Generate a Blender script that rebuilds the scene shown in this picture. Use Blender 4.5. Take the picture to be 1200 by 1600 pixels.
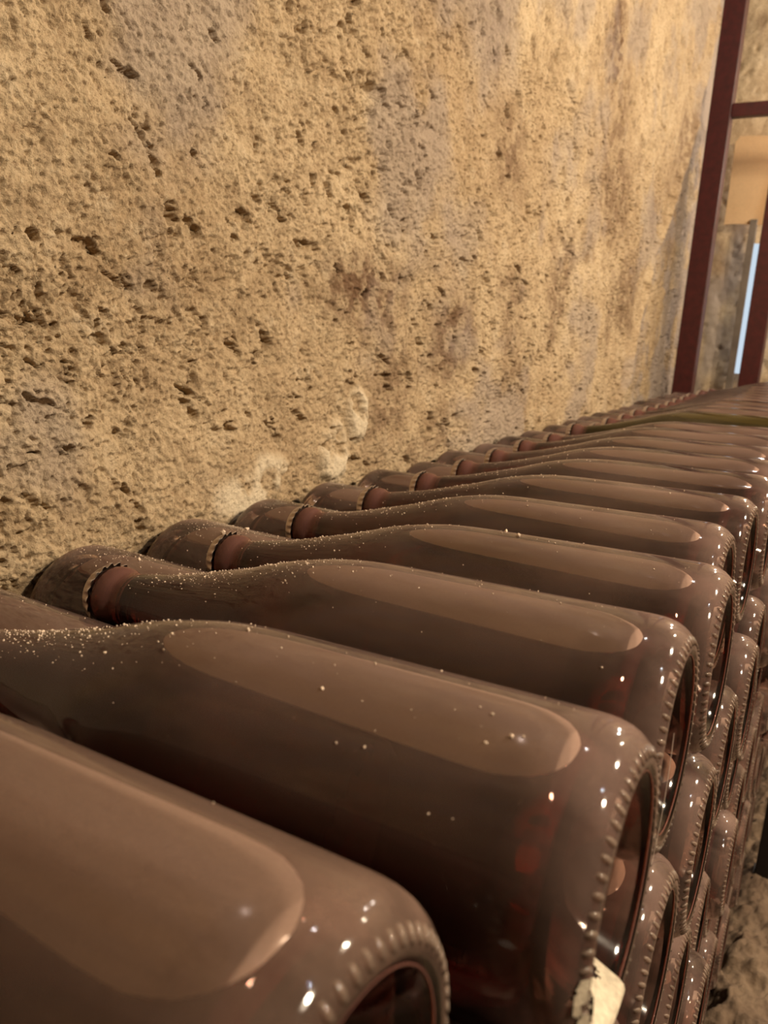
import bpy, bmesh, math, random
import numpy as np
from mathutils import Vector, Matrix, Euler

for o in list(bpy.data.objects):
    bpy.data.objects.remove(o)
C = bpy.context.scene.collection
R = math.radians
random.seed(7)

# ------------------------------------------------------------------ camera
cam_d = bpy.data.cameras.new('camera')
cam = bpy.data.objects.new('camera', cam_d)
C.objects.link(cam)
CX, CY, CZ = 0.03653, -0.09548, 0.14268
YAW, PIT, ROLL = 0.52332, 0.23936, 0.05153
_f = Vector((-math.sin(YAW) * math.cos(PIT), math.cos(YAW) * math.cos(PIT), -math.sin(PIT)))
_r = Vector((math.cos(YAW), math.sin(YAW), 0))
_u = _r.cross(_f)
_r2 = math.cos(ROLL) * _r + math.sin(ROLL) * _u
_u2 = _r2.cross(_f)
cam.matrix_world = Matrix(((_r2.x, _u2.x, -_f.x, CX), (_r2.y, _u2.y, -_f.y, CY), (_r2.z, _u2.z, -_f.z, CZ), (0, 0, 0, 1)))
cam_d.sensor_fit = 'VERTICAL'
cam_d.sensor_height = 24.0
cam_d.lens = 1231.67 / 1600 * 24.0
cam_d.clip_start = 0.005
cam_d.clip_end = 50
cam_d.dof.use_dof = True
cam_d.dof.focus_distance = 0.42
cam_d.dof.aperture_fstop = 11.0
bpy.context.scene.camera = cam

# ------------------------------------------------------------------ world, lights, exposure
sc = bpy.context.scene
w = bpy.data.worlds.new('cellar_air')
sc.world = w
w.use_nodes = True
w.node_tree.nodes['Background'].inputs[0].default_value = (1.0, 0.72, 0.45, 1)
w.node_tree.nodes['Background'].inputs[1].default_value = 0.02
sc.view_settings.view_transform = 'Standard'
sc.view_settings.look = 'None'
sc.view_settings.exposure = 0.16
sc.view_settings.gamma = 1.0
sc.view_settings.use_curve_mapping = False
sc.cycles.use_denoising = True
sc.cycles.max_bounces = 14
sc.cycles.transparent_max_bounces = 32
sc.cycles.transmission_bounces = 12
sc.cycles.glossy_bounces = 5
sc.cycles.diffuse_bounces = 3
sc.cycles.caustics_reflective = False
sc.cycles.caustics_refractive = False
sc.cycles.sample_clamp_indirect = 4.0


def lamp_light(name, loc, energy, col, size):
    l = bpy.data.lights.new(name, 'POINT')
    l.energy = energy
    l.color = col
    l.shadow_soft_size = size
    o = bpy.data.objects.new(name, l)
    o.location = loc
    C.objects.link(o)
    return o


WARM = (1.0, 0.825, 0.60)
lamp_light('cellar_lamp_light', (0.85, 1.15, 0.90), 68.0, WARM, 0.05)
lamp_light('cellar_lamp_light', (1.00, 0.38, 0.90), 66.0, WARM, 0.05)
lamp_light('cellar_lamp_light', (0.75, 2.35, 1.05), 20.0, (1.0, 0.85, 0.64), 0.03)
lamp_light('cellar_lamp_light', (-0.12, 1.02, 1.36), 3.5, (1.0, 0.95, 0.9), 0.014)
lamp_light('cellar_lamp_light', (0.12, 2.60, 0.62), 6.0, (1.0, 0.93, 0.85), 0.03)
lamp_light('cellar_lamp_light', (0.30, 2.62, 0.95), 9.0, (1.0, 0.93, 0.85), 0.03)
lamp_light('cellar_lamp_light', (1.10, 0.60, 1.45), 7.0, (0.80, 0.90, 1.0), 0.02)


# ------------------------------------------------------------------ helpers
def link(o, parent=None):
    C.objects.link(o)
    if parent:
        o.parent = parent
    return o


def tag(o, label=None, cat=None, group=None, kind=None):
    if label: o['label'] = label
    if cat: o['category'] = cat
    if group: o['group'] = group
    if kind: o['kind'] = kind
    return o


def mesh_obj(name, verts, faces, mat, parent=None, smooth=True):
    me = bpy.data.meshes.new(name)
    me.from_pydata(verts, [], faces)
    if smooth:
        me.polygons.foreach_set('use_smooth', [True] * len(me.polygons))
    me.materials.append(mat)
    me.update()
    return link(bpy.data.objects.new(name, me), parent)


def bm_obj(name, bm, mat, parent=None, smooth=True):
    me = bpy.data.meshes.new(name)
    bm.to_mesh(me)
    bm.free()
    if smooth:
        me.polygons.foreach_set('use_smooth', [True] * len(me.polygons))
    me.materials.append(mat)
    return link(bpy.data.objects.new(name, me), parent)


class NT:
    def __init__(self, name):
        self.m = bpy.data.materials.new(name)
        self.m.use_nodes = True
        self.t = self.m.node_tree
        self.t.nodes.clear()
        self.out = self.t.nodes.new('ShaderNodeOutputMaterial')

    def n(self, kind, **kw):
        nd = self.t.nodes.new(kind)
        for k, v in kw.items():
            if k.startswith('i_'):
                key = k[2:]
                key = int(key) if key.isdigit() else key.replace('_', ' ')
                s = nd.inputs[key]
                if isinstance(v, bpy.types.NodeSocket):
                    self.t.links.new(v, s)
                else:
                    s.default_value = v
            else:
                setattr(nd, k, v)
        return nd

    def l(self, a, b):
        self.t.links.new(a, b)

    def math(self, op, a, b=0.0, clamp=False):
        nd = self.n('ShaderNodeMath', operation=op, use_clamp=clamp, i_0=a, i_1=b)
        return nd.outputs[0]

    def ramp(self, fac, stops):
        nd = self.n('ShaderNodeValToRGB')
        self.l(fac, nd.inputs[0])
        e = nd.color_ramp.elements
        while len(e) < len(stops):
            e.new(0.5)
        for q, (p, c) in zip(e, stops):
            q.position = p
            q.color = (c, c, c, 1) if isinstance(c, (int, float)) else (*c, 1)
        return nd.outputs[0]

    def mix(self, fac, a, b):
        nd = self.n('ShaderNodeMix', data_type='RGBA')
        for s, v in ((nd.inputs[0], fac), (nd.inputs[6], a), (nd.inputs[7], b)):
            if isinstance(v, bpy.types.NodeSocket):
                self.l(v, s)
            else:
                s.default_value = (*v, 1) if isinstance(v, tuple) and len(v) == 3 else v
        return nd.outputs[2]


# ------------------------------------------------------------------ materials
def mat_wall(name, pale=0.0):
    t = NT(name)
    co = t.n('ShaderNodeTexCoord').outputs['Object']
    n1 = t.n('ShaderNodeTexNoise', i_Vector=co, i_Scale=4.5, i_Detail=6.0, i_Roughness=0.6).outputs[0]
    n2 = t.n('ShaderNodeTexNoise', i_Vector=co, i_Scale=28.0, i_Detail=8.0, i_Roughness=0.7).outputs[0]
    n3 = t.n('ShaderNodeTexNoise', i_Vector=co, i_Scale=260.0, i_Detail=6.0, i_Roughness=0.7).outputs[0]
    base = t.mix(t.ramp(n1, [(0.35, 0.0), (0.65, 1.0)]), (0.44, 0.31, 0.18), (0.60, 0.455, 0.285))
    base = t.mix(t.ramp(n2, [(0.36, 0.7), (0.5, 0.0)]), base, (0.33, 0.225, 0.125))
    base = t.mix(t.ramp(n2, [(0.55, 0.0), (0.75, 0.7)]), base, (0.66, 0.54, 0.38))
    base = t.mix(t.ramp(n3, [(0.34, 0.80), (0.46, 0.0)]), base, (0.20, 0.12, 0.06))
    base = t.mix(t.ramp(n3, [(0.58, 0.0), (0.72, 0.5)]), base, (0.78, 0.66, 0.46))
    # grey stains and pale lime patches kept as vertex data of the wall
    st = t.n('ShaderNodeVertexColor', layer_name='stain').outputs[0]
    sp = t.n('ShaderNodeSeparateColor', i_Color=st)
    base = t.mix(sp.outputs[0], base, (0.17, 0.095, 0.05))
    base = t.mix(sp.outputs[1], base, (0.78, 0.66, 0.48))
    base = t.mix(sp.outputs[2], base, (0.36, 0.29, 0.24))
    b1 = t.n('ShaderNodeBump', i_Height=n3, i_Strength=1.0, i_Distance=0.003)
    n4 = t.n('ShaderNodeTexNoise', i_Vector=co, i_Scale=700.0, i_Detail=3.0).outputs[0]
    b2 = t.n('ShaderNodeBump', i_Height=n4, i_Strength=0.5, i_Distance=0.0008, i_Normal=b1.outputs[0])
    p = t.n('ShaderNodeBsdfPrincipled', i_Base_Color=base, i_Roughness=0.88, i_Normal=b2.outputs[0])
    p.inputs['Specular IOR Level'].default_value = 0.25
    t.l(p.outputs[0], t.out.inputs[0])
    return t.m


def mat_floor():
    t = NT('trodden_earth')
    co = t.n('ShaderNodeTexCoord').outputs['Object']
    n1 = t.n('ShaderNodeTexNoise', i_Vector=co, i_Scale=9.0, i_Detail=8.0, i_Roughness=0.65).outputs[0]
    n2 = t.n('ShaderNodeTexNoise', i_Vector=co, i_Scale=60.0, i_Detail=8.0, i_Roughness=0.7).outputs[0]
    c = t.mix(t.ramp(n1, [(0.35, 0.0), (0.65, 1.0)]), (0.13, 0.08, 0.05), (0.26, 0.18, 0.115))
    c = t.mix(t.ramp(n2, [(0.35, 0.6), (0.5, 0.0)]), c, (0.10, 0.06, 0.035))
    b = t.n('ShaderNodeBump', i_Height=n2, i_Strength=0.8, i_Distance=0.006)
    p = t.n('ShaderNodeBsdfPrincipled', i_Base_Color=c, i_Roughness=0.9, i_Normal=b.outputs[0])
    t.l(p.outputs[0], t.out.inputs[0])
    return t.m


def mat_glass(name, tint=(0.92, 0.82, 0.77), dust=(0.38, 0.25, 0.205), lo=0.02, hi=0.28):
    """thin bottle wall: clear tinted pane with a film of cellar dust on it"""
    t = NT(name)
    tc = t.n('ShaderNodeTexCoord')
    rnd = t.n('ShaderNodeObjectInfo').outputs['Random']
    off = t.n('ShaderNodeCombineXYZ', i_X=t.math('MULTIPLY', rnd, 37.0), i_Y=t.math('MULTIPLY', rnd, 11.0))
    co = t.n('ShaderNodeVectorMath', operation='ADD', i_0=tc.outputs['Object'], i_1=off.outputs[0]).outputs[0]
    st = t.n('ShaderNodeMapping', i_Vector=co, i_Scale=(0.35, 1.0, 1.0)).outputs[0]
    n1 = t.n('ShaderNodeTexNoise', i_Vector=st, i_Scale=26.0, i_Detail=6.0, i_Roughness=0.55, i_Distortion=0.6).outputs[0]
    n2 = t.n('ShaderNodeTexNoise', i_Vector=co, i_Scale=900.0, i_Detail=3.0, i_Roughness=0.7).outputs[0]
    n3 = t.n('ShaderNodeTexVoronoi', i_Vector=co, i_Scale=330.0, i_Randomness=1.0).outputs[0]
    speck = t.ramp(n3, [(0.03, 1.0), (0.075, 0.0)])
    # dust lies on what faces up
    geo = t.n('ShaderNodeNewGeometry')
    nz = t.n('ShaderNodeSeparateXYZ', i_Vector=geo.outputs['Normal']).outputs[2]
    up = t.ramp(nz, [(0.0, 0.14), (0.40, 0.42), (0.95, 1.0)])
    film = t.math('MULTIPLY', t.n('ShaderNodeMapRange', i_Value=n1, i_1=0.3, i_2=0.7, i_3=lo, i_4=hi).outputs[0], up)
    film = t.math('MULTIPLY', film, t.n('ShaderNodeMapRange', i_Value=n2, i_1=0.3, i_2=0.7, i_3=0.85, i_4=1.15).outputs[0])
    speckn = t.math('MULTIPLY', speck, t.math('GREATER_THAN', t.n('ShaderNodeTexNoise', i_Vector=co, i_Scale=90.0).outputs[0], 0.60))
    film = t.math('ADD', film, t.math('MULTIPLY', speckn, 0.5), clamp=True)
    # dust caught on the thick heel of the base
    oxyz = t.n('ShaderNodeSeparateXYZ', i_Vector=tc.outputs['Object'])
    ox = oxyz.outputs[0]
    rad = t.math('SQRT', t.math('ADD', t.math('MULTIPLY', oxyz.outputs[1], oxyz.outputs[1]), t.math('MULTIPLY', oxyz.outputs[2], oxyz.outputs[2])))
    base = t.math('GREATER_THAN', ox, -0.030)
    inside = t.math('MULTIPLY', base, t.math('LESS_THAN', rad, 0.0338))
    outside = t.math('SUBTRACT', 1.0, inside)
    heel = t.n('ShaderNodeMapRange', i_Value=ox, i_1=-0.024, i_2=-0.010, i_3=0.0, i_4=0.17)
    hn = t.n('ShaderNodeMapRange', i_Value=n1, i_1=0.35, i_2=0.6, i_3=0.4, i_4=1.2).outputs[0]
    film = t.math('ADD', film, t.math('MULTIPLY', heel.outputs[0], hn), clamp=True)
    film = t.math('MULTIPLY', film, outside)
    bmp = t.n('ShaderNodeBump', i_Height=n1, i_Strength=0.12, i_Distance=0.002)
    bmp2 = t.n('ShaderNodeBump', i_Height=n2, i_Strength=0.10, i_Distance=0.0003, i_Normal=bmp.outputs[0])
    tr = t.n('ShaderNodeBsdfTransparent', i_Color=(*tint, 1))
    gl = t.n('ShaderNodeBsdfGlossy', i_Roughness=0.07, i_Color=(1, 1, 1, 1), i_Normal=bmp.outputs[0])
    fr = t.n('ShaderNodeFresnel', i_IOR=1.42, i_Normal=bmp.outputs[0])
    m1 = t.n('ShaderNodeMixShader', i_0=fr.outputs[0], i_1=tr.outputs[0], i_2=gl.outputs[0])
    df = t.n('ShaderNodeBsdfDiffuse', i_Color=(*dust, 1), i_Normal=bmp2.outputs[0])
    m2 = t.n('ShaderNodeMixShader', i_0=film, i_1=m1.outputs[0], i_2=df.outputs[0])
    t.l(m2.outputs[0], t.out.inputs[0])
    return t.m


def mat_wine(name, col=(0.80, 0.34, 0.27), haze=(0.080, 0.018, 0.019), f=0.42):
    t = NT(name)
    g = t.n('ShaderNodeBsdfGlass', i_Color=(*col, 1), i_Roughness=0.015, i_IOR=1.36)
    d = t.n('ShaderNodeBsdfDiffuse', i_Color=(*haze, 1))
    gl = t.n('ShaderNodeBsdfGlossy', i_Roughness=0.05)
    fr = t.n('ShaderNodeFresnel', i_IOR=1.4)
    dd = t.n('ShaderNodeMixShader', i_0=fr.outputs[0], i_1=d.outputs[0], i_2=gl.outputs[0])
    m = t.n('ShaderNodeMixShader', i_0=f, i_1=g.outputs[0], i_2=dd.outputs[0])
    t.l(m.outputs[0], t.out.inputs[0])
    return t.m


def mat_simple(name, col, rough=0.5, metal=0.0, bump=0.0, scale=200.0, var=0.3, coat=0.0):
    t = NT(name)
    co = t.n('ShaderNodeTexCoord').outputs['Object']
    n = t.n('ShaderNodeTexNoise', i_Vector=co, i_Scale=scale, i_Detail=5.0, i_Roughness=0.6).outputs[0]
    dark = tuple(c * (1 - var) for c in col)
    lite = tuple(min(1, c * (1 + var)) for c in col)
    c = t.mix(t.ramp(n, [(0.3, 0.0), (0.7, 1.0)]), dark, lite)
    p = t.n('ShaderNodeBsdfPrincipled', i_Base_Color=c, i_Roughness=rough, i_Metallic=metal)
    p.inputs['Coat Weight'].default_value = coat
    if bump:
        b = t.n('ShaderNodeBump', i_Height=n, i_Strength=bump, i_Distance=0.001)
        t.l(b.outputs[0], p.inputs['Normal'])
    t.l(p.outputs[0], t.out.inputs[0])
    return t.m


M_WALL = mat_wall('rough_chalk_render')
M_FLOOR = mat_floor()
M_DARKSTONE = mat_simple('darkened_cellar_stone', (0.13, 0.10, 0.075), 0.9, 0, 0.5, 12, 0.3)  # stone of the unseen walls and ceiling, darkened to cut bounced light
M_GLASS = mat_glass('dusty_bottle_glass')
M_GLASS_A = mat_glass('thickly_dusted_glass', dust=(0.22, 0.14, 0.105), lo=0.25, hi=0.60)
M_OLIVE = mat_glass('olive_bottle_glass', tint=(0.42, 0.40, 0.10), dust=(0.17, 0.125, 0.045), lo=0.10, hi=0.30)
M_WINE = mat_wine('rose_wine')
M_WINE_D = mat_wine('dark_wine', (0.30, 0.22, 0.05), (0.03, 0.02, 0.008), 0.5)
M_CAP = mat_simple('dull_crown_steel', (0.52, 0.42, 0.35), 0.30, 0.5, 0.1, 900, 0.2)
M_KNURL = mat_glass('knurled_heel_glass', tint=(0.75, 0.62, 0.56), dust=(0.45, 0.34, 0.26), lo=0.15, hi=0.3)
M_LIP = mat_wine('pink_lip_glass', (0.9, 0.6, 0.52), (0.24, 0.11, 0.09), 0.45)
M_PUNT = mat_simple('dark_maroon_punt_glass', (0.045, 0.010, 0.007), 0.15, 0, 0.05, 120, 0.3)  # even dark maroon for the push-up
M_POST = mat_simple('oxblood_painted_steel', (0.050, 0.005, 0.0045), 0.45, 0.0, 0.15, 60, 0.35)
M_DARK = mat_simple('blackened_steel', (0.012, 0.009, 0.009), 0.5, 0.2, 0.1, 80, 0.3)
M_CARD = mat_simple('tan_cardboard', (0.82, 0.58, 0.33), 0.85, 0, 0.1, 300, 0.08)
M_CHALK = mat_simple('chalk_paint', (0.62, 0.53, 0.39), 0.9, 0, 0.6, 420, 0.22)
M_CRUMB = mat_simple('mortar_crumbs', (0.72, 0.56, 0.42), 0.9, 0, 0.2, 700, 0.25)
M_WEB = mat_simple('web_silk', (0.7, 0.55, 0.45), 0.6)
M_LAMP = NT('lamp_glass')
_e = M_LAMP.n('ShaderNodeEmission', i_Color=(1.0, 0.75, 0.45, 1), i_Strength=9.0)
M_LAMP.l(_e.outputs[0], M_LAMP.out.inputs[0]); M_LAMP = M_LAMP.m
M_COLD = NT('cold_daylight_glass')
_e = M_COLD.n('ShaderNodeEmission', i_Color=(0.72, 0.86, 1.0, 1), i_Strength=0.75)
M_COLD.l(_e.outputs[0], M_COLD.out.inputs[0]); M_COLD = M_COLD.m


# ------------------------------------------------------------------ noise for real relief
def lattice(seed, n=256):
    return np.random.RandomState(seed).rand(n, n)


def vnoise(x, y, seed):
    L = lattice(seed)
    xi, yi = np.floor(x).astype(int), np.floor(y).astype(int)
    fx, fy = x - xi, y - yi
    fx = fx * fx * (3 - 2 * fx)
    fy = fy * fy * (3 - 2 * fy)
    a = L[xi & 255, yi & 255]; b = L[(xi + 1) & 255, yi & 255]
    c = L[xi & 255, (yi + 1) & 255]; d = L[(xi + 1) & 255, (yi + 1) & 255]
    return (a * (1 - fx) + b * fx) * (1 - fy) + (c * (1 - fx) + d * fx) * fy


def fbm(x, y, f, seed, octs=4, g=0.5):
    s = 0; a = 1; tot = 0
    for k in range(octs):
        s = s + a * vnoise(x * f * 2 ** k + 17.3 * k, y * f * 2 ** k + 9.1 * k, seed + k)
        tot += a
        a *= g
    return s / tot


def sstep(a, b, x):
    t = np.clip((x - a) / (b - a), 0, 1)
    return t * t * (3 - 2 * t)


def grid_mesh(name, P, mat, stain=None, kind=None, flip=False):
    n, m = P.shape[:2]
    idx = np.arange(n * m).reshape(n, m)
    q = np.stack([idx[:-1, :-1], idx[1:, :-1], idx[1:, 1:], idx[:-1, 1:]], -1).reshape(-1, 4)
    if flip:
        q = q[:, ::-1]
    me = bpy.data.meshes.new(name)
    me.vertices.add(n * m)
    me.vertices.foreach_set('co', P.reshape(-1).astype(np.float32))
    me.loops.add(q.size)
    me.loops.foreach_set('vertex_index', q.reshape(-1).astype(np.int32))
    me.polygons.add(len(q))
    me.polygons.foreach_set('loop_start', np.arange(0, q.size, 4, dtype=np.int32))
    me.polygons.foreach_set('loop_total', np.full(len(q), 4, dtype=np.int32))
    me.polygons.foreach_set('use_smooth', np.ones(len(q), dtype=bool))
    me.update(calc_edges=True)
    at = me.color_attributes.new('stain', 'FLOAT_COLOR', 'POINT')
    cc = np.zeros((n * m, 4), dtype=np.float32); cc[:, 3] = 1
    if stain is not None:
        cc[:, :3] = stain.reshape(-1, 3)
    at.data.foreach_set('color', cc.reshape(-1))
    me.materials.append(mat)
    o = link(bpy.data.objects.new(name, me))
    if kind: o['kind'] = kind
    return o


def relief(y, z, seed=1):
    """metres of relief of hand-thrown render: bumps, lumps, pits"""
    wy = y + 0.02 * (fbm(y, z, 12, seed + 90, 2) - .5)
    wz = z + 0.02 * (fbm(y, z, 12, seed + 95, 2) - .5)
    h = 0.030 * (fbm(y, z, 3.2, seed, 3) - 0.5)
    h += 0.0095 * (fbm(wy, wz, 24, seed + 10, 4, 0.55) - 0.5)
    zone = sstep(0.44, 0.62, fbm(y, z, 8, seed + 40, 4, 0.6))
    h += (0.0018 + 0.0022 * zone) * (fbm(wy, wz, 130, seed + 20, 3, 0.65) - 0.5)
    h += 0.0036 * (fbm(y, z, 330, seed + 30, 3, 0.7) - 0.5)
    q = fbm(wy - 0.3 * wz, wz + 0.2 * wy, 260, seed + 80, 2, 0.6)
    h -= 0.0022 * sstep(0.66, 0.74, q)
    # holes where grains have dropped out, in clusters, and scarce bigger ones
    p = fbm(wy + 0.35 * wz, wz * 1.1 - 0.3 * wy, 120, seed + 50, 3, 0.6)
    h -= 0.0042 * sstep(0.60, 0.68, p) * (0.30 + 0.70 * zone)
    p2 = fbm(wy + 0.5 * wz, wz * 1.3, 46, seed + 70, 4, 0.6)
    h -= 0.0065 * sstep(0.675, 0.73, p2)
    rg = np.abs(fbm(wy, wz, 30, seed + 60, 4, 0.6) - 0.5)
    h -= 0.0024 * (1 - sstep(0.0, 0.014, rg)) * zone
    return h


def blob(y, z, cy, cz, ry, rz, seed, edge=0.35):
    d = np.sqrt(((y - cy) / ry) ** 2 + ((z - cz) / rz) ** 2)
    d = d + 0.9 * (fbm(y, z, 22, seed, 4, 0.6) - 0.5)
    return 1 - sstep(1 - edge, 1 + edge, d)


# ------------------------------------------------------------------ wall_left
WX = -0.392
NY, NZ = 1150, 620
u = np.linspace(0, 1, NY)
yy = 0.10 + (2.62 - 0.10) * (np.exp(1.9 * u) - 1) / (np.exp(1.9) - 1)
v = np.linspace(0, 1, NZ)
zz = -0.14 + v * 0.62
zz = np.concatenate([zz, np.linspace(0.48, 1.35, 330)[1:]])
Y, Z = np.meshgrid(yy, zz, indexing='ij')
H = relief(Y, Z, 1)
# slanting ragged edge where the render breaks off and the wall steps back towards the post
crack_y = np.interp(Z, [-0.15, 0.007, 0.241, 0.474, 0.69, 0.918, 1.3], [1.60, 1.645, 1.786, 1.985, 2.07, 2.105, 2.16]) + 0.05 * (fbm(Z * 0 + 3.3, Z, 16, 77, 4, 0.6) - 0.5)
H -= 0.030 * sstep(0.0, 0.035, Y - crack_y) + 0.030 * sstep(0.12, 0.20, Y - crack_y)
H += 0.010 * np.exp(-((Y - crack_y + 0.02) / 0.015) ** 2)
H -= 0.040 * np.exp(-((Y - crack_y - 0.010) / 0.009) ** 2)
H += 0.012 * (fbm(Y * 1.0, Z * 0.25, 45, 555, 3) - 0.5) * sstep(0.0, 0.03, Y - crack_y)
# smooth trowelled lime patches low on the wall
pa = np.maximum(blob(Y, Z, 0.415, -0.008, 0.040, 0.022, 301), blob(Y, Z, 0.44, 0.006, 0.025, 0.018, 303))
pb = np.maximum(blob(Y, Z, 0.55, 0.012, 0.022, 0.028, 305), blob(Y, Z, 0.59, 0.045, 0.018, 0.024, 307))
pa = np.clip(pa + pb, 0, 1) * sstep(0.28, 0.48, fbm(Y, Z, 34, 377, 4, 0.65))
H = H * (1 - 0.65 * pa) + 0.003 * pa
stain = np.zeros(Y.shape + (3,))
dk = 0.75 * blob(Y, Z, 0.60, 0.17, 0.075, 0.035, 311, 0.7) + 0.7 * blob(Y, Z, 0.80, 0.13, 0.05, 0.05, 312, 0.7) \
    + 0.85 * blob(Y, Z, 1.33, 0.60, 0.035, 0.075, 313, 0.5) + 0.6 * blob(Y, Z, 0.93, 0.36, 0.05, 0.05, 314, 0.8) \
    + 0.5 * blob(Y, Z, 0.66, 0.08, 0.05, 0.05, 315, 0.8)
stain[..., 0] = np.clip(dk + 0.5 * sstep(0.56, 0.72, fbm(Y, Z, 5, 321, 4)), 0, 0.85)
stain[..., 1] = pa * 0.75
gr = sstep(0.50, 0.68, fbm(Y, Z, 6, 331, 4, 0.6))
gr = np.maximum(gr * 0.6, 0.85 * sstep(0.02, 0.10, Y - crack_y) * sstep(0.35, 0.55, fbm(Y, Z, 14, 341, 3)))
stain[..., 2] = np.clip(gr, 0, 0.9)
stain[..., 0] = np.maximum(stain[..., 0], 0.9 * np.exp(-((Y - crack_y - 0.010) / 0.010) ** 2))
# break up the dark stain with the grain
stain[..., 0] *= 0.45 + 0.9 * sstep(0.35, 0.6, fbm(Y, Z, 90, 351, 3))
P = np.stack([WX + H, Y, Z], -1)
wl = grid_mesh('wall_left', P, M_WALL, stain, 'structure', flip=False)

# lower, hidden wall and the wall behind the camera side: coarse continuation
def rough_panel(name, o, a, b, na, nb, amp, seed, mat=M_WALL, flip=False):
    s = np.linspace(0, 1, na); t = np.linspace(0, 1, nb)
    S, T = np.meshgrid(s, t, indexing='ij')
    o, a, b = map(np.array, (o, a, b))
    nrm = np.cross(a, b); nrm = nrm / np.linalg.norm(nrm)
    la, lb = np.linalg.norm(a), np.linalg.norm(b)
    hh = relief(S * la + seed, T * lb + seed * 0.7, seed) * amp
    P = o + S[..., None] * a + T[..., None] * b + hh[..., None] * nrm
    st = np.zeros(S.shape + (3,))
    st[..., 2] = 0.8 * sstep(0.42, 0.66, fbm(S * la, T * lb * 0.35, 11, seed + 3, 4, 0.6))
    st[..., 0] = 0.5 * sstep(0.55, 0.7, fbm(S * la, T * lb * 0.5, 9, seed + 5, 4, 0.6))
    return grid_mesh(name, P, mat, st, 'structure', flip)


rough_panel('wall_left_near', (WX, -2.65, -0.8), (0, 2.77, 0), (0, 0, 3.1), 150, 200, 0.8, 5)
rough_panel('wall_left_head', (WX, 0.08, 1.34), (0, 2.8, 0), (0, 0, 0.95), 160, 60, 0.8, 7)
rough_panel('wall_left_foot', (WX - 0.006, 0.08, -0.8), (0, 2.7, 0), (0, 0, 0.68), 200, 50, 0.5, 6)

rough_panel('wall_back', (-0.75, 2.78, -0.8), (2.8, 0, 0), (0, 0, 3.1), 420, 420, 0.9, 9)
rough_panel('wall_right', (1.9, -2.65, -0.8), (0, 5.6, 0), (0, 0, 3.1), 160, 120, 1.0, 11, M_DARKSTONE, True)
rough_panel('wall_front', (-0.75, -2.6, -0.8), (2.8, 0, 0), (0, 0, 3.1), 100, 100, 1.0, 12, M_DARKSTONE, True)
rough_panel('ceiling', (-0.75, -2.65, 2.2), (2.8, 0, 0), (0, 5.6, 0), 100, 150, 1.0, 13, M_DARKSTONE)

# floor: trodden earth, finer where it shows beside the foot of the stack
FZ = -0.702
xs_ = np.concatenate([np.linspace(-0.75, -0.05, 30), np.linspace(-0.04, 0.35, 170), np.linspace(0.37, 2.0, 60)])
ys_ = np.concatenate([np.linspace(-2.7, 0.5, 80), np.linspace(0.51, 1.9, 420), np.linspace(1.93, 3.0, 60)])
X2, Y2 = np.meshgrid(xs_, ys_, indexing='ij')
hf = 0.018 * (fbm(X2, Y2, 7, 400, 4) - 0.5) + 0.034 * (fbm(X2, Y2, 38, 405, 4, 0.6) - 0.5) + 0.006 * (fbm(X2, Y2, 150, 410, 2) - 0.5)
hf += 0.012 * sstep(0.56, 0.62, fbm(X2, Y2, 24, 420, 2)) - 0.006
hf -= 0.02 * (1 - sstep(-0.03, 0.02, X2))
hf += 0.012 * sstep(0.0, 0.03, X2)
grid_mesh('floor', np.stack([X2, Y2, FZ + hf], -1), M_FLOOR, None, 'structure')


# ------------------------------------------------------------------ rack frame of painted steel
def box_bm(bm, lo, hi, bev=0.0):
    v = [bm.verts.new((x, y, z)) for x in (lo[0], hi[0]) for y in (lo[1], hi[1]) for z in (lo[2], hi[2])]
    fs = [bm.faces.new([v[i] for i in q]) for q in ((0, 1, 3, 2), (4, 6, 7, 5), (0, 4, 5, 1), (2, 3, 7, 6), (0, 2, 6, 4), (1, 5, 7, 3))]
    if bev:
        es = list({e for f in fs for e in f.edges})
        bmesh.ops.bevel(bm, geom=es, offset=bev, segments=2, affect='EDGES', profile=0.6)
    return bm


def empty(name, loc=(0, 0, 0), rot=(0, 0, 0)):
    o = bpy.data.objects.new(name, None)
    o.empty_display_size = 0.02
    o.location = loc
    o.rotation_euler = rot
    return link(o)


def box_part(name, lo, hi, mat, parent, bev=0.002):
    bm = bmesh.new()
    box_bm(bm, lo, hi, bev)
    bmesh.ops.recalc_face_normals(bm, faces=bm.faces)
    off = Vector(parent.location) if parent else Vector()
    bm.transform(Matrix.Translation(-off))
    return bm_obj(name, bm, mat, parent, smooth=False)


PY = 2.285
fr = empty('steel_rack', (-0.30, PY, FZ))
tag(fr, 'oxblood painted steel frame standing behind the far end of the bottle stack', 'metal frame')
box_part('post', (-0.409, PY, FZ), (-0.355, PY + 0.05, 1.45), M_POST, fr)
box_part('post', (-0.238, PY, FZ), (-0.188, PY + 0.05, 1.45), M_POST, fr)
box_part('crossbar', (-0.355, PY + 0.01, 0.704), (-0.188, PY + 0.04, 0.737), M_POST, fr)
box_part('crossbar', (-0.188, PY + 0.01, 0.704), (0.35, PY + 0.04, 0.737), M_POST, fr)
box_part('post', (0.35, PY, FZ), (0.40, PY + 0.05, 1.45), M_POST, fr)

up = empty('steel_upright', (0.038, 1.17, FZ))
tag(up, 'short blackened steel upright standing on the earth floor beside the foot of the stack', 'post')
box_part('shaft', (0.027, 1.160, FZ - 0.01), (0.048, 1.185, -0.30), M_DARK, up, 0.002)
box_part('foot_plate', (0.024, 1.150, FZ - 0.008), (0.056, 1.195, FZ + 0.014), M_DARK, up, 0.001)

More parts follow.
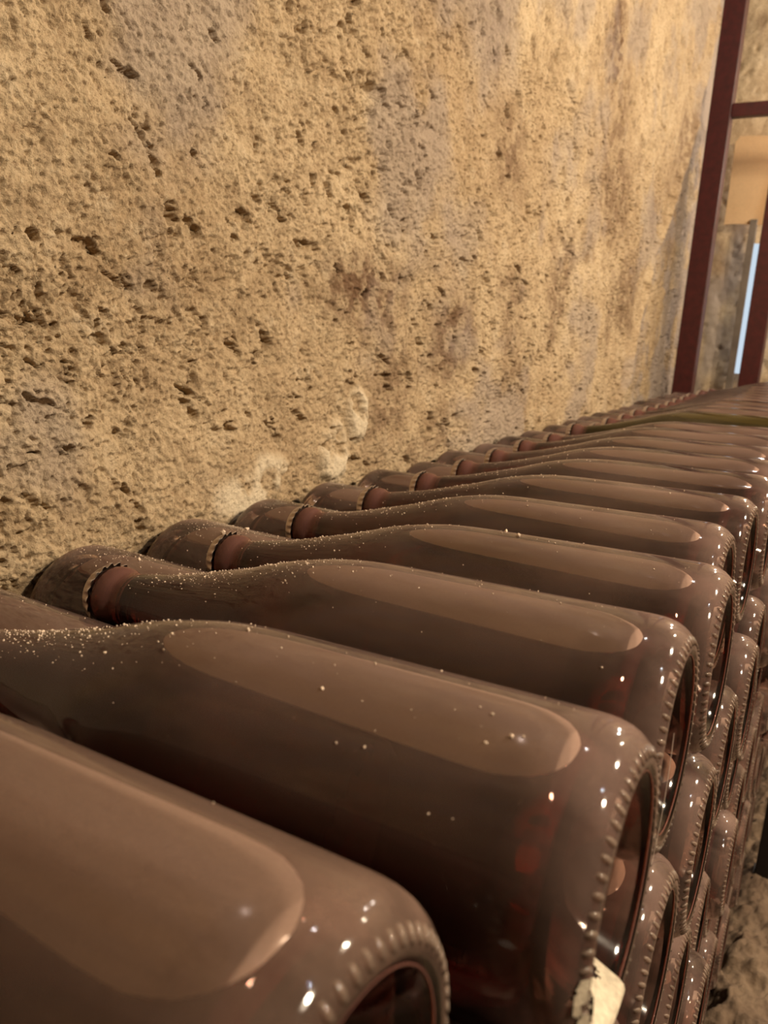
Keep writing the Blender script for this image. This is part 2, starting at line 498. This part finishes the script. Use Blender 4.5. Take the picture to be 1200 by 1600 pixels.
# sheet of cardboard against the back wall
bm = bmesh.new()
x0, x1, z0, z1 = -0.399, -0.250, 0.487, 0.742
nx, nz = 14, 18
gv = {}
for i in range(nx + 1):
    for j in range(nz + 1):
        s, t_ = i / nx, j / nz
        x = x0 + (x1 - x0) * s
        z = z0 + (z1 - z0) * t_
        if i == 0 and j == nz: x += 0.006; z -= 0.007
        curl = 0.035 * max(0, s - 0.55 - 0.25 * t_) ** 1.3
        gv[i, j] = bm.verts.new((x, 2.715 - curl + 0.004 * math.sin(5 * t_), z + 0.002 * math.sin(7 * s)))
for i in range(nx):
    for j in range(nz):
        bm.faces.new((gv[i, j], gv[i + 1, j], gv[i + 1, j + 1], gv[i, j + 1]))
bmesh.ops.solidify(bm, geom=bm.faces[:], thickness=0.003)
cd = bm_obj('cardboard_sheet', bm, M_CARD, None, smooth=False)
tag(cd, 'plain tan cardboard sheet hanging on the back wall behind the steel frame', 'cardboard')

# narrow cold-lit pane beside the second post
wn = empty('window_1', (-0.295, 2.70, 0.0))
wn['kind'] = 'structure'
box_part('window_frame', (-0.322, 2.70, -0.05), (-0.302, 2.73, 0.50), M_DARKSTONE, wn, 0.001)
box_part('window_pane', (-0.302, 2.715, 0.03), (-0.25, 2.722, 0.43), M_COLD, wn, 0.0)


# ------------------------------------------------------------------ bottles
PITCH = 0.09038
LAYER = 0.0935
SEG = 72
PRO = [(3, 12.6), (4, 14.2), (6, 15.2), (9, 15.7), (13, 15.7), (16, 15.2), (18, 14.4), (20, 14.0), (24, 14.3), (32, 15.6), (40, 16.8),
       (50, 18.6), (60, 20.7), (70, 23.2), (80, 25.7), (90, 28.3), (100, 30.9), (108, 33.5), (115, 35.6), (123, 37.8), (130, 39.4), (138, 40.9),
       (145, 42.1), (152, 43.0), (160, 43.7), (170, 44.1), (180, 44.2), (200, 44.2), (240, 44.2), (270, 44.2), (281, 44.1), (284, 43.95), (287, 43.6), (290, 42.8),
       (292.5, 41.5), (294.5, 39.8), (296, 37.8), (296.8, 36.0), (297, 34.5), (296.6, 33.0), (295.4, 31.6), (293, 30.2), (288, 27.5), (281, 23), (274, 17), (269, 10), (266.5, 4), (266, 0)]
PRO = [(d / 1000 - 0.297, r / 1000) for d, r in PRO]
BL = 0.297


def revolve(prof, seg=SEG, close_start=False):
    vs, fs = [], []
    rings = []
    for (x, r) in prof:
        if r < 1e-6:
            rings.append([len(vs)])
            vs.append((x, 0, 0))
        else:
            rings.append(list(range(len(vs), len(vs) + seg)))
            vs += [(x, r * math.cos(2 * math.pi * k / seg), r * math.sin(2 * math.pi * k / seg)) for k in range(seg)]
    for a, b in zip(rings, rings[1:]):
        for k in range(seg):
            k2 = (k + 1) % seg
            if len(a) == 1:
                fs.append((a[0], b[k2], b[k]))
            elif len(b) == 1:
                fs.append((a[k], a[k2], b[0]))
            else:
                fs.append((a[k], a[k2], b[k2], b[k]))
    if close_start and len(rings[0]) > 1:
        fs.append(tuple(rings[0]))
    return vs, fs


def make_mesh(name, vs, fs, mat):
    bm = bmesh.new()
    bv = [bm.verts.new(v) for v in vs]
    for f in fs:
        bm.faces.new([bv[i] for i in f])
    bmesh.ops.recalc_face_normals(bm, faces=bm.faces)
    me = bpy.data.meshes.new(name)
    bm.to_mesh(me)
    bm.free()
    me.polygons.foreach_set('use_smooth', [True] * len(me.polygons))
    me.materials.append(mat)
    return me


me_glass = make_mesh('glass_body', *revolve([(PRO[0][0], 0.0)] + PRO), M_GLASS)

me_glass_a = me_glass.copy()
me_glass_a.name = 'glass_body'
me_glass_a.materials[0] = M_GLASS_A

# wine with its flat top under the air bubble
inner = [(d, r) for d, r in PRO if d <= 0.245 - 0.297]
wp = [(inner[0][0] + 0.001, 0.0)] + [(x + (0.001 if i == 0 else 0), r - 0.0028) for i, (x, r) in enumerate(inner)]
wp += [(x / 1000 - 0.297, r / 1000) for x, r in [(254, 41.4), (261, 41.2), (266, 40.8), (270, 40.0), (274, 38.8), (277, 37.4), (280, 35.6), (282, 33.5), (282.5, 31.5), (281, 29.5), (278, 26), (271, 20), (265, 13), (261.5, 6), (260.8, 0)]]


def wine_mesh(name, mat, tilt, level):
    vs, fs = revolve(wp)
    bm = bmesh.new()
    bv = [bm.verts.new(v) for v in vs]
    for f in fs:
        bm.faces.new([bv[i] for i in f])
    n = Vector((tilt, 0, 1)).normalized()
    res = bmesh.ops.bisect_plane(bm, geom=bm.verts[:] + bm.edges[:] + bm.faces[:], plane_co=(-0.08, 0, level), plane_no=n, clear_outer=True)
    ed = [e for e in bm.edges if e.is_boundary]
    bmesh.ops.holes_fill(bm, edges=ed, sides=0)
    bmesh.ops.recalc_face_normals(bm, faces=bm.faces)
    for f in bm.faces:
        f.smooth = len(f.verts) <= 4
    # sharp rim around the flat top
    for e in bm.edges:
        if any(len(f.verts) > 4 for f in e.link_faces):
            e.smooth = False
    me = bpy.data.meshes.new(name)
    bm.to_mesh(me)
    bm.free()
    me.materials.append(mat)
    return me


M_BUB = NT('bubble_skin_painted_sheen')
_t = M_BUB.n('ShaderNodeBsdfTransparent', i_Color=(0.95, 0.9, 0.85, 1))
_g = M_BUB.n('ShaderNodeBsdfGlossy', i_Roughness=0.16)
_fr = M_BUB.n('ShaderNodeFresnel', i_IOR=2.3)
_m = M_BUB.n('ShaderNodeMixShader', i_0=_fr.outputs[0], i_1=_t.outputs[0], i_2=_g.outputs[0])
_d = M_BUB.n('ShaderNodeBsdfDiffuse', i_Color=(0.82, 0.67, 0.57, 1))  # pale colour stands in for the lit wall mirrored in the bubble
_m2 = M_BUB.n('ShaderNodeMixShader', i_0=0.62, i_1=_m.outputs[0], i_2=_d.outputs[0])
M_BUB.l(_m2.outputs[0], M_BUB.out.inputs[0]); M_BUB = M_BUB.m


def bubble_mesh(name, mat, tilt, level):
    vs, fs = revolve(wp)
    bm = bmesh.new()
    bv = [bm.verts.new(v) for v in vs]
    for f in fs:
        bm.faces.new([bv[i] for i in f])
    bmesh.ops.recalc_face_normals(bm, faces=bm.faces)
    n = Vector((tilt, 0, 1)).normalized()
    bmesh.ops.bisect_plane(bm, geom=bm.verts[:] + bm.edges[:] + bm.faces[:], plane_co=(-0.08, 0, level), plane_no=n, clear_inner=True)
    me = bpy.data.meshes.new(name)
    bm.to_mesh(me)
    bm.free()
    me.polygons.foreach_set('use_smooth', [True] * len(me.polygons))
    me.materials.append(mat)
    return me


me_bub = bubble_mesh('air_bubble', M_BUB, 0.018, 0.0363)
me_wine = wine_mesh('wine', M_WINE, 0.018, 0.0362)
me_wine_o = wine_mesh('wine', M_WINE, -0.004, 0.0362)
me_wine_d = wine_mesh('wine', M_WINE_D, 0.018, 0.0362)

# knurled ring on the bearing edge of the base: fine radial ribs
NK = 58
kv, kf = [], []
for k in range(NK):
    a = 2 * math.pi * (k + 0.5) / NK
    er = Vector((0, math.cos(a), math.sin(a)))
    et = Vector((0, -math.sin(a), math.cos(a)))
    c = Vector((-0.0012, 0, 0)) + er * 0.0374
    L_, W_, Hh = 0.0024, 0.00125, 0.0011
    ax = (er * 0.80 + Vector((-0.60, 0, 0))).normalized()       # rib runs over the rounded edge
    nx_ = ax.cross(et).normalized()
    if nx_.dot(er + Vector((1, 0, 0))) < 0: nx_ = -nx_
    b0 = len(kv)
    for (s, q) in ((-1, 0.0), (-0.6, 0.75), (0, 1.0), (0.6, 0.75), (1, 0.0)):
        if q == 0:
            kv.append(tuple(c + ax * L_ * s)); continue
        for (tw, hh) in ((-1, -0.3), (-0.55, 0.75), (0.55, 0.75), (1, -0.3)):
            kv.append(tuple(c + ax * L_ * s + et * W_ * tw * q + nx_ * Hh * hh * q))
    r1, r2, r3 = b0 + 1, b0 + 5, b0 + 9
    for j in range(4):
        j2 = (j + 1) % 4
        kf.append((b0, r1 + j, r1 + j2))
        kf.append((r1 + j, r2 + j, r2 + j2, r1 + j2))
        kf.append((r2 + j, r3 + j, r3 + j2, r2 + j2))
        kf.append((r3 + j, b0 + 13, r3 + j2))
me_knurl = make_mesh('knurled_ring', kv, kf, M_KNURL)

# crown cap: fluted skirt and flat top
cv, cf = [], []
NS, NF = 126, 21
rings = []
for (d, r, amp) in [(7.2, 16.7, 1.0), (6.9, 16.9, 1.0), (5.5, 16.2, 0.75), (4.0, 15.7, 0.45), (2.4, 15.3, 0.15), (1.0, 14.6, 0), (0.3, 13.6, 0), (0.0, 12.0, 0), (0.15, 6.0, 0)]:
    ring = []
    for k in range(NS):
        a = 2 * math.pi * k / NS
        rr = (r + amp * 1.05 * math.cos(NF * a)) / 1000
        dd = d / 1000 + (0.0006 * math.cos(NF * a) if d > 6 else 0)
        ring.append(len(cv))
        cv.append((dd - 0.2975, rr * math.cos(a), rr * math.sin(a)))
    rings.append(ring)
for a, b in zip(rings, rings[1:]):
    for k in range(NS):
        k2 = (k + 1) % NS
        cf.append((a[k], a[k2], b[k2], b[k]))
cf.append(tuple(rings[-1]))
me_cap = make_mesh('crown_cap', cv, cf, M_CAP)

# pink glass lip below the crown, and the push-up seen through the wine
me_lip = make_mesh('lip_ring', *revolve([(d / 1000 - 0.297, r / 1000) for d, r in
    [(7.4, 14.6), (8.0, 15.7), (10, 16.2), (13, 16.2), (15.5, 15.9), (17.5, 15.0), (19, 14.25), (21, 14.2), (26.3, 14.55), (26.8, 14.9), (27.4, 14.95), (28, 14.7)]]), M_LIP)
me_punt = make_mesh('punt', *revolve([(d / 1000 - 0.297, r / 1000) for d, r in
    [(286.0, 33.0), (285.5, 31.5), (282.5, 28.5), (280, 26.5), (274, 22), (267.5, 15), (264, 8), (263, 3), (262.6, 0)]]), M_PUNT)

me_seam = make_mesh('seam_glint', *revolve([(d / 1000 - 0.297, r / 1000) for d, r in
    [(296.1, 32.2), (296.3, 31.9), (296.1, 31.6), (295.6, 31.6), (296.1, 32.2)]], 60), M_LIP)  # pale ridge paints in the glint along the bearing ring's inner edge

ORD = ['first', 'second', 'third', 'fourth', 'fifth', 'sixth', 'seventh', 'eighth', 'ninth', 'tenth', 'eleventh', 'twelfth', 'thirteenth',
       'fourteenth', 'fifteenth', 'sixteenth', 'seventeenth', 'eighteenth', 'nineteenth', 'twentieth', 'twenty-first', 'twenty-second',
       'twenty-third', 'twenty-fourth', 'twenty-fifth', 'twenty-sixth']
LAY = ['top', 'second', 'third', 'fourth', 'fifth', 'sixth', 'seventh', 'lowest']


def put_bottle(loc, yaw, tilt, label, group, glass=me_glass, wine=me_wine):
    o = empty('wine_bottle', loc)
    o.rotation_euler = Euler((0, -tilt, yaw), 'XYZ')
    tag(o, label, 'bottle', group)
    spin = random.uniform(0, 6.28)
    for nm, me in (('glass_body', glass), ('wine', wine), ('air_bubble', me_bub), ('knurled_ring', me_knurl), ('lip_ring', me_lip), ('punt', me_punt), ('seam_glint', me_seam), ('crown_cap', me_cap)):
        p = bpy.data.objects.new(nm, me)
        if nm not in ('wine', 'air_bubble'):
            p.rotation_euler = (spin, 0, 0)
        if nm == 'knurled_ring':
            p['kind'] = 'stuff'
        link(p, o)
    return o


FJ = [[-15.723, -4.001, 1.007, -0.009], [7.543, 2.2, -0.168, 0.01], [3.773, -0.424, 0.72, 0.008], [6.015, -2.948, -0.353, -0.001], [-5.726, 0.033, -1.588, -0.008],
      [-2.917, 1.299, -0.998, -0.008], [1.259, -1.425, 0.972, 0.013], [-2.848, -0.184, 0.22, 0.003], [-6.184, -0.12, 0.27, 0.0], [-8.202, 0.031, 1.293, -0.0]]
OJ = {1: [-2.934, -1.013, 0.256, 0.005], 2: [-2.082, 3.97, -1.077, 0.002], 3: [2.063, 1.21, 0.481, -0.003], 4: [2.5, 0.738, 0.4, -0.002]}
L2J = {2: (9.16, -2.66), 3: (10.74, -2.2), 4: (8.96, 0.43), 5: (11.04, 1.98)}
NCOL = 25
OLIVE = 11
rj = random.Random(5)
placed = []
for i in range(NCOL):
    for k in range(8):
        if i < len(FJ) and k == 0:
            dx, dy, dz, yw = FJ[i]
        elif k == 1 and i in L2J:
            dx, dy, dz, yw = L2J[i][0], L2J[i][1], -1.5, 0
        else:
            dx, dy, dz, yw = rj.gauss(0, 5) + (8 if k else 0), rj.gauss(0, 1.0), rj.gauss(0, 0.8) * (k == 0), rj.gauss(0, 0.006)
        gl, wi = (me_glass_a if (i, k) == (0, 0) else me_glass), me_wine
        if k == 0 and i == OLIVE:
            gl, wi = make_mesh('glass_body', *revolve([(PRO[0][0], 0.0)] + PRO), M_OLIVE), me_wine_d
            dz += 7
            lab = 'odd olive green bottle riding higher than its pink neighbours in the top layer'
            grp = None
        elif k == 0:
            lab = {0: 'nearest blurred dusty wine bottle with ring of bright beads on its base',
                   1: 'large dusty rose wine bottle, second from camera in the top layer, chalk-smeared base'}.get(
                i, 'dusty rose bottle of the top layer, neck to the wall, %s from camera' % ORD[i])
            grp = 'bottles of the top layer with bases to the aisle'
        else:
            lab = 'wine bottle with base to aisle, %s from camera, %s layer' % (ORD[i], LAY[k])
            grp = 'bottles of the lower layers with bases to the aisle'
        loc = (dx / 1000, i * PITCH + dy / 1000, dz / 1000 - k * LAYER)
        tl = 0.02997 if k == 0 else 0.02
        b = put_bottle(loc, yw, tl, lab, grp, gl, wi)
        placed.append(('F', i, k, b))
for i in range(NCOL - 1):
    for k in range(2):
        dx, dy, dz, yw = OJ[i] if (i in OJ and k == 0) else (rj.gauss(0, 3), rj.gauss(0, 1.2), rj.gauss(0, 0.8), rj.gauss(0, 0.003))
        lab = ('bottle with rounded base against the wall between upper necks, %s from camera' if k == 0 else
               'bottle lying base to wall inside the stack, %s from camera, second layer') % ORD[i]
        loc = (-0.38068 + dx / 1000, (i + 0.5) * PITCH + dy / 1000, -0.0517 + dz / 1000 - k * LAYER)
        b = put_bottle(loc, math.pi + yw, -0.0028, lab, 'bottles with bases to the wall', wine=me_wine_o)
        placed.append(('O', i, k, b))

bpy.context.view_layer.update()

# ------------------------------------------------------------------ chalk smear on the base of the second bottle
def radius_at(x):
    return float(np.interp(x, [p[0] for p in PRO[:39]], [p[1] for p in PRO[:39]]))


b1 = [b for (t_, i, k, b) in placed if t_ == 'F' and i == 1 and k == 0][0]
bm = bmesh.new()
sp_ = np.array([(-0.0025, 0.0402), (-0.0010, 0.0382), (0.0004, 0.0362), (0.0006, 0.0345), (0.0002, 0.0328), (-0.0010, 0.0312), (-0.0034, 0.0298), (-0.0085, 0.0268), (-0.0155, 0.0225)])
NAg, NSg = 90, 49
ga = np.radians(np.linspace(6, -100, NAg))
ss = np.linspace(0, 1, NSg)
sx = np.interp(ss, np.linspace(0, 1, len(sp_)), sp_[:, 0]) + 0.0003
sr = np.interp(ss, np.linspace(0, 1, len(sp_)), sp_[:, 1])
keep = {}
for a_i, a in enumerate(ga):
    for x_i in range(NSg):
        keep[a_i, x_i] = bm.verts.new((sx[x_i], -sr[x_i] * math.cos(a), sr[x_i] * math.sin(a)))
TT, SS = np.meshgrid(np.linspace(0, 1, NAg), ss, indexing='ij')
sm = fbm(TT * 3, SS * 1.2, 6, 611, 4, 0.6)
for a_i in range(NAg - 1):
    for x_i in range(NSg - 1):
        t_, s_ = a_i / NAg, x_i / NSg
        n_ = sm[a_i, x_i] - 0.5
        inside = (t_ > 0.02 + 0.7 * n_ + 0.30 * s_) and (s_ > 0.06 + 0.25 * n_) and (s_ < 0.90 + 0.5 * n_)
        hole = ((t_ - 0.335) / 0.06) ** 2 + ((s_ - 0.42) / 0.22) ** 2 < 1 + 2 * n_
        if inside and not hole:
            bm.faces.new((keep[a_i, x_i], keep[a_i + 1, x_i], keep[a_i + 1, x_i + 1], keep[a_i, x_i + 1]))
bmesh.ops.delete(bm, geom=[v for v in bm.verts if not v.link_faces], context='VERTS')
ch = bm_obj('chalk_smear', bm, M_CHALK, b1)
ch['label'] = 'cream chalk paint smear'

# ------------------------------------------------------------------ mortar crumbs fallen on the bottles
ico = bmesh.new()
bmesh.ops.create_icosphere(ico, subdivisions=1, radius=1.0)
iv = np.array([v.co[:] for v in ico.verts])
if_ = np.array([[v.index for v in f.verts] for f in ico.faces])
ico.free()
rc = np.random.RandomState(3)
AV, AF = [], []
nv = 0
def crumb(p, s):
    global nv
    q = iv * (0.7 + 0.6 * rc.rand(len(iv), 1)) * s * (0.6 + 0.6 * rc.rand(1, 3))
    AV.append(q + np.array(p)); AF.append(if_ + nv); nv += len(iv)


for (t_, i, k, b) in placed:
    if k: continue
    n = 0
    if t_ == 'F': n = {1: 420, 2: 420, 3: 300, 4: 220, 5: 160, 6: 100, 7: 60, 8: 40}.get(i, 15)
    elif t_ == 'O': n = {1: 60, 2: 200, 3: 200, 4: 110, 5: 60}.get(i, 15)
    mw = b.matrix_world
    for _ in range(n):
        if t_ == 'F':
            d = -0.297 + (rc.triangular(0.02, 0.07, 0.17) if rc.rand() < 0.8 else rc.uniform(0.02, 0.28))
        else:
            d = -rc.triangular(0.008, 0.03, 0.12)
        th = rc.normal(0, 0.33 if d > -0.25 else 0.45)
        if abs(th) > 1.1: continue
        r = radius_at(d)
        s = 0.00018 + 0.00035 * rc.rand() ** 3 * (1.6 if rc.rand() < 0.1 else 1)
        p = mw @ Vector((d, r * math.sin(th), r * math.cos(th) + s * 0.3))
        crumb(p, s)
for (i, d, th, s) in [(3, -0.10, 0.0, 0.0016), (3, -0.11, 0.2, 0.0010), (1, -0.13, 0.1, 0.0010), (1, -0.03, -0.3, 0.0009), (2, -0.16, -0.1, 0.0008)]:
    b = [q for q in placed if q[0] == 'F' and q[1] == i and q[2] == 0][0][3]
    r = radius_at(d)
    crumb(b.matrix_world @ Vector((d, r * math.sin(th), r * math.cos(th) + s * 0.4)), s)
for (i, d, th, s) in [(3, -0.055, 0.25, 0.0022), (3, -0.06, -0.2, 0.0015), (2, -0.06, 0.0, 0.0012)]:
    b = [q for q in placed if q[0] == 'O' and q[1] == i and q[2] == 0][0][3]
    r = radius_at(d)
    crumb(b.matrix_world @ Vector((d, r * math.sin(th), r * math.cos(th) + s * 0.4)), s)
cr = mesh_obj('mortar_crumbs', np.concatenate(AV).tolist(), np.concatenate(AF).tolist(), M_CRUMB, smooth=False)
tag(cr, 'pale crumbs of wall render fallen on the bottle necks and shoulders', 'crumbs', kind='stuff')

# ------------------------------------------------------------------ a strand of cobweb between two bottle bases
vs, fs = [], []
pa_, pb_ = Vector((0.0040, 0.1620, 0.0135)), Vector((0.0055, 0.1420, -0.0270))
for q in range(13):
    t_ = q / 12
    c = pa_.lerp(pb_, t_) + Vector((0.0006 * math.sin(math.pi * t_), 0, -0.0008 * math.sin(math.pi * t_)))
    for a in range(5):
        vs.append((c.x + 0.0001 * math.cos(a * 1.2566), c.y + 0.0001 * math.sin(a * 1.2566), c.z))
for q in range(12):
    for a in range(5):
        fs.append((q * 5 + a, q * 5 + (a + 1) % 5, q * 5 + 5 + (a + 1) % 5, q * 5 + 5 + a))
tag(mesh_obj('cobweb_strand', vs, fs, M_WEB), 'thin straight strand of cobweb between the bases of two top bottles', 'cobweb')
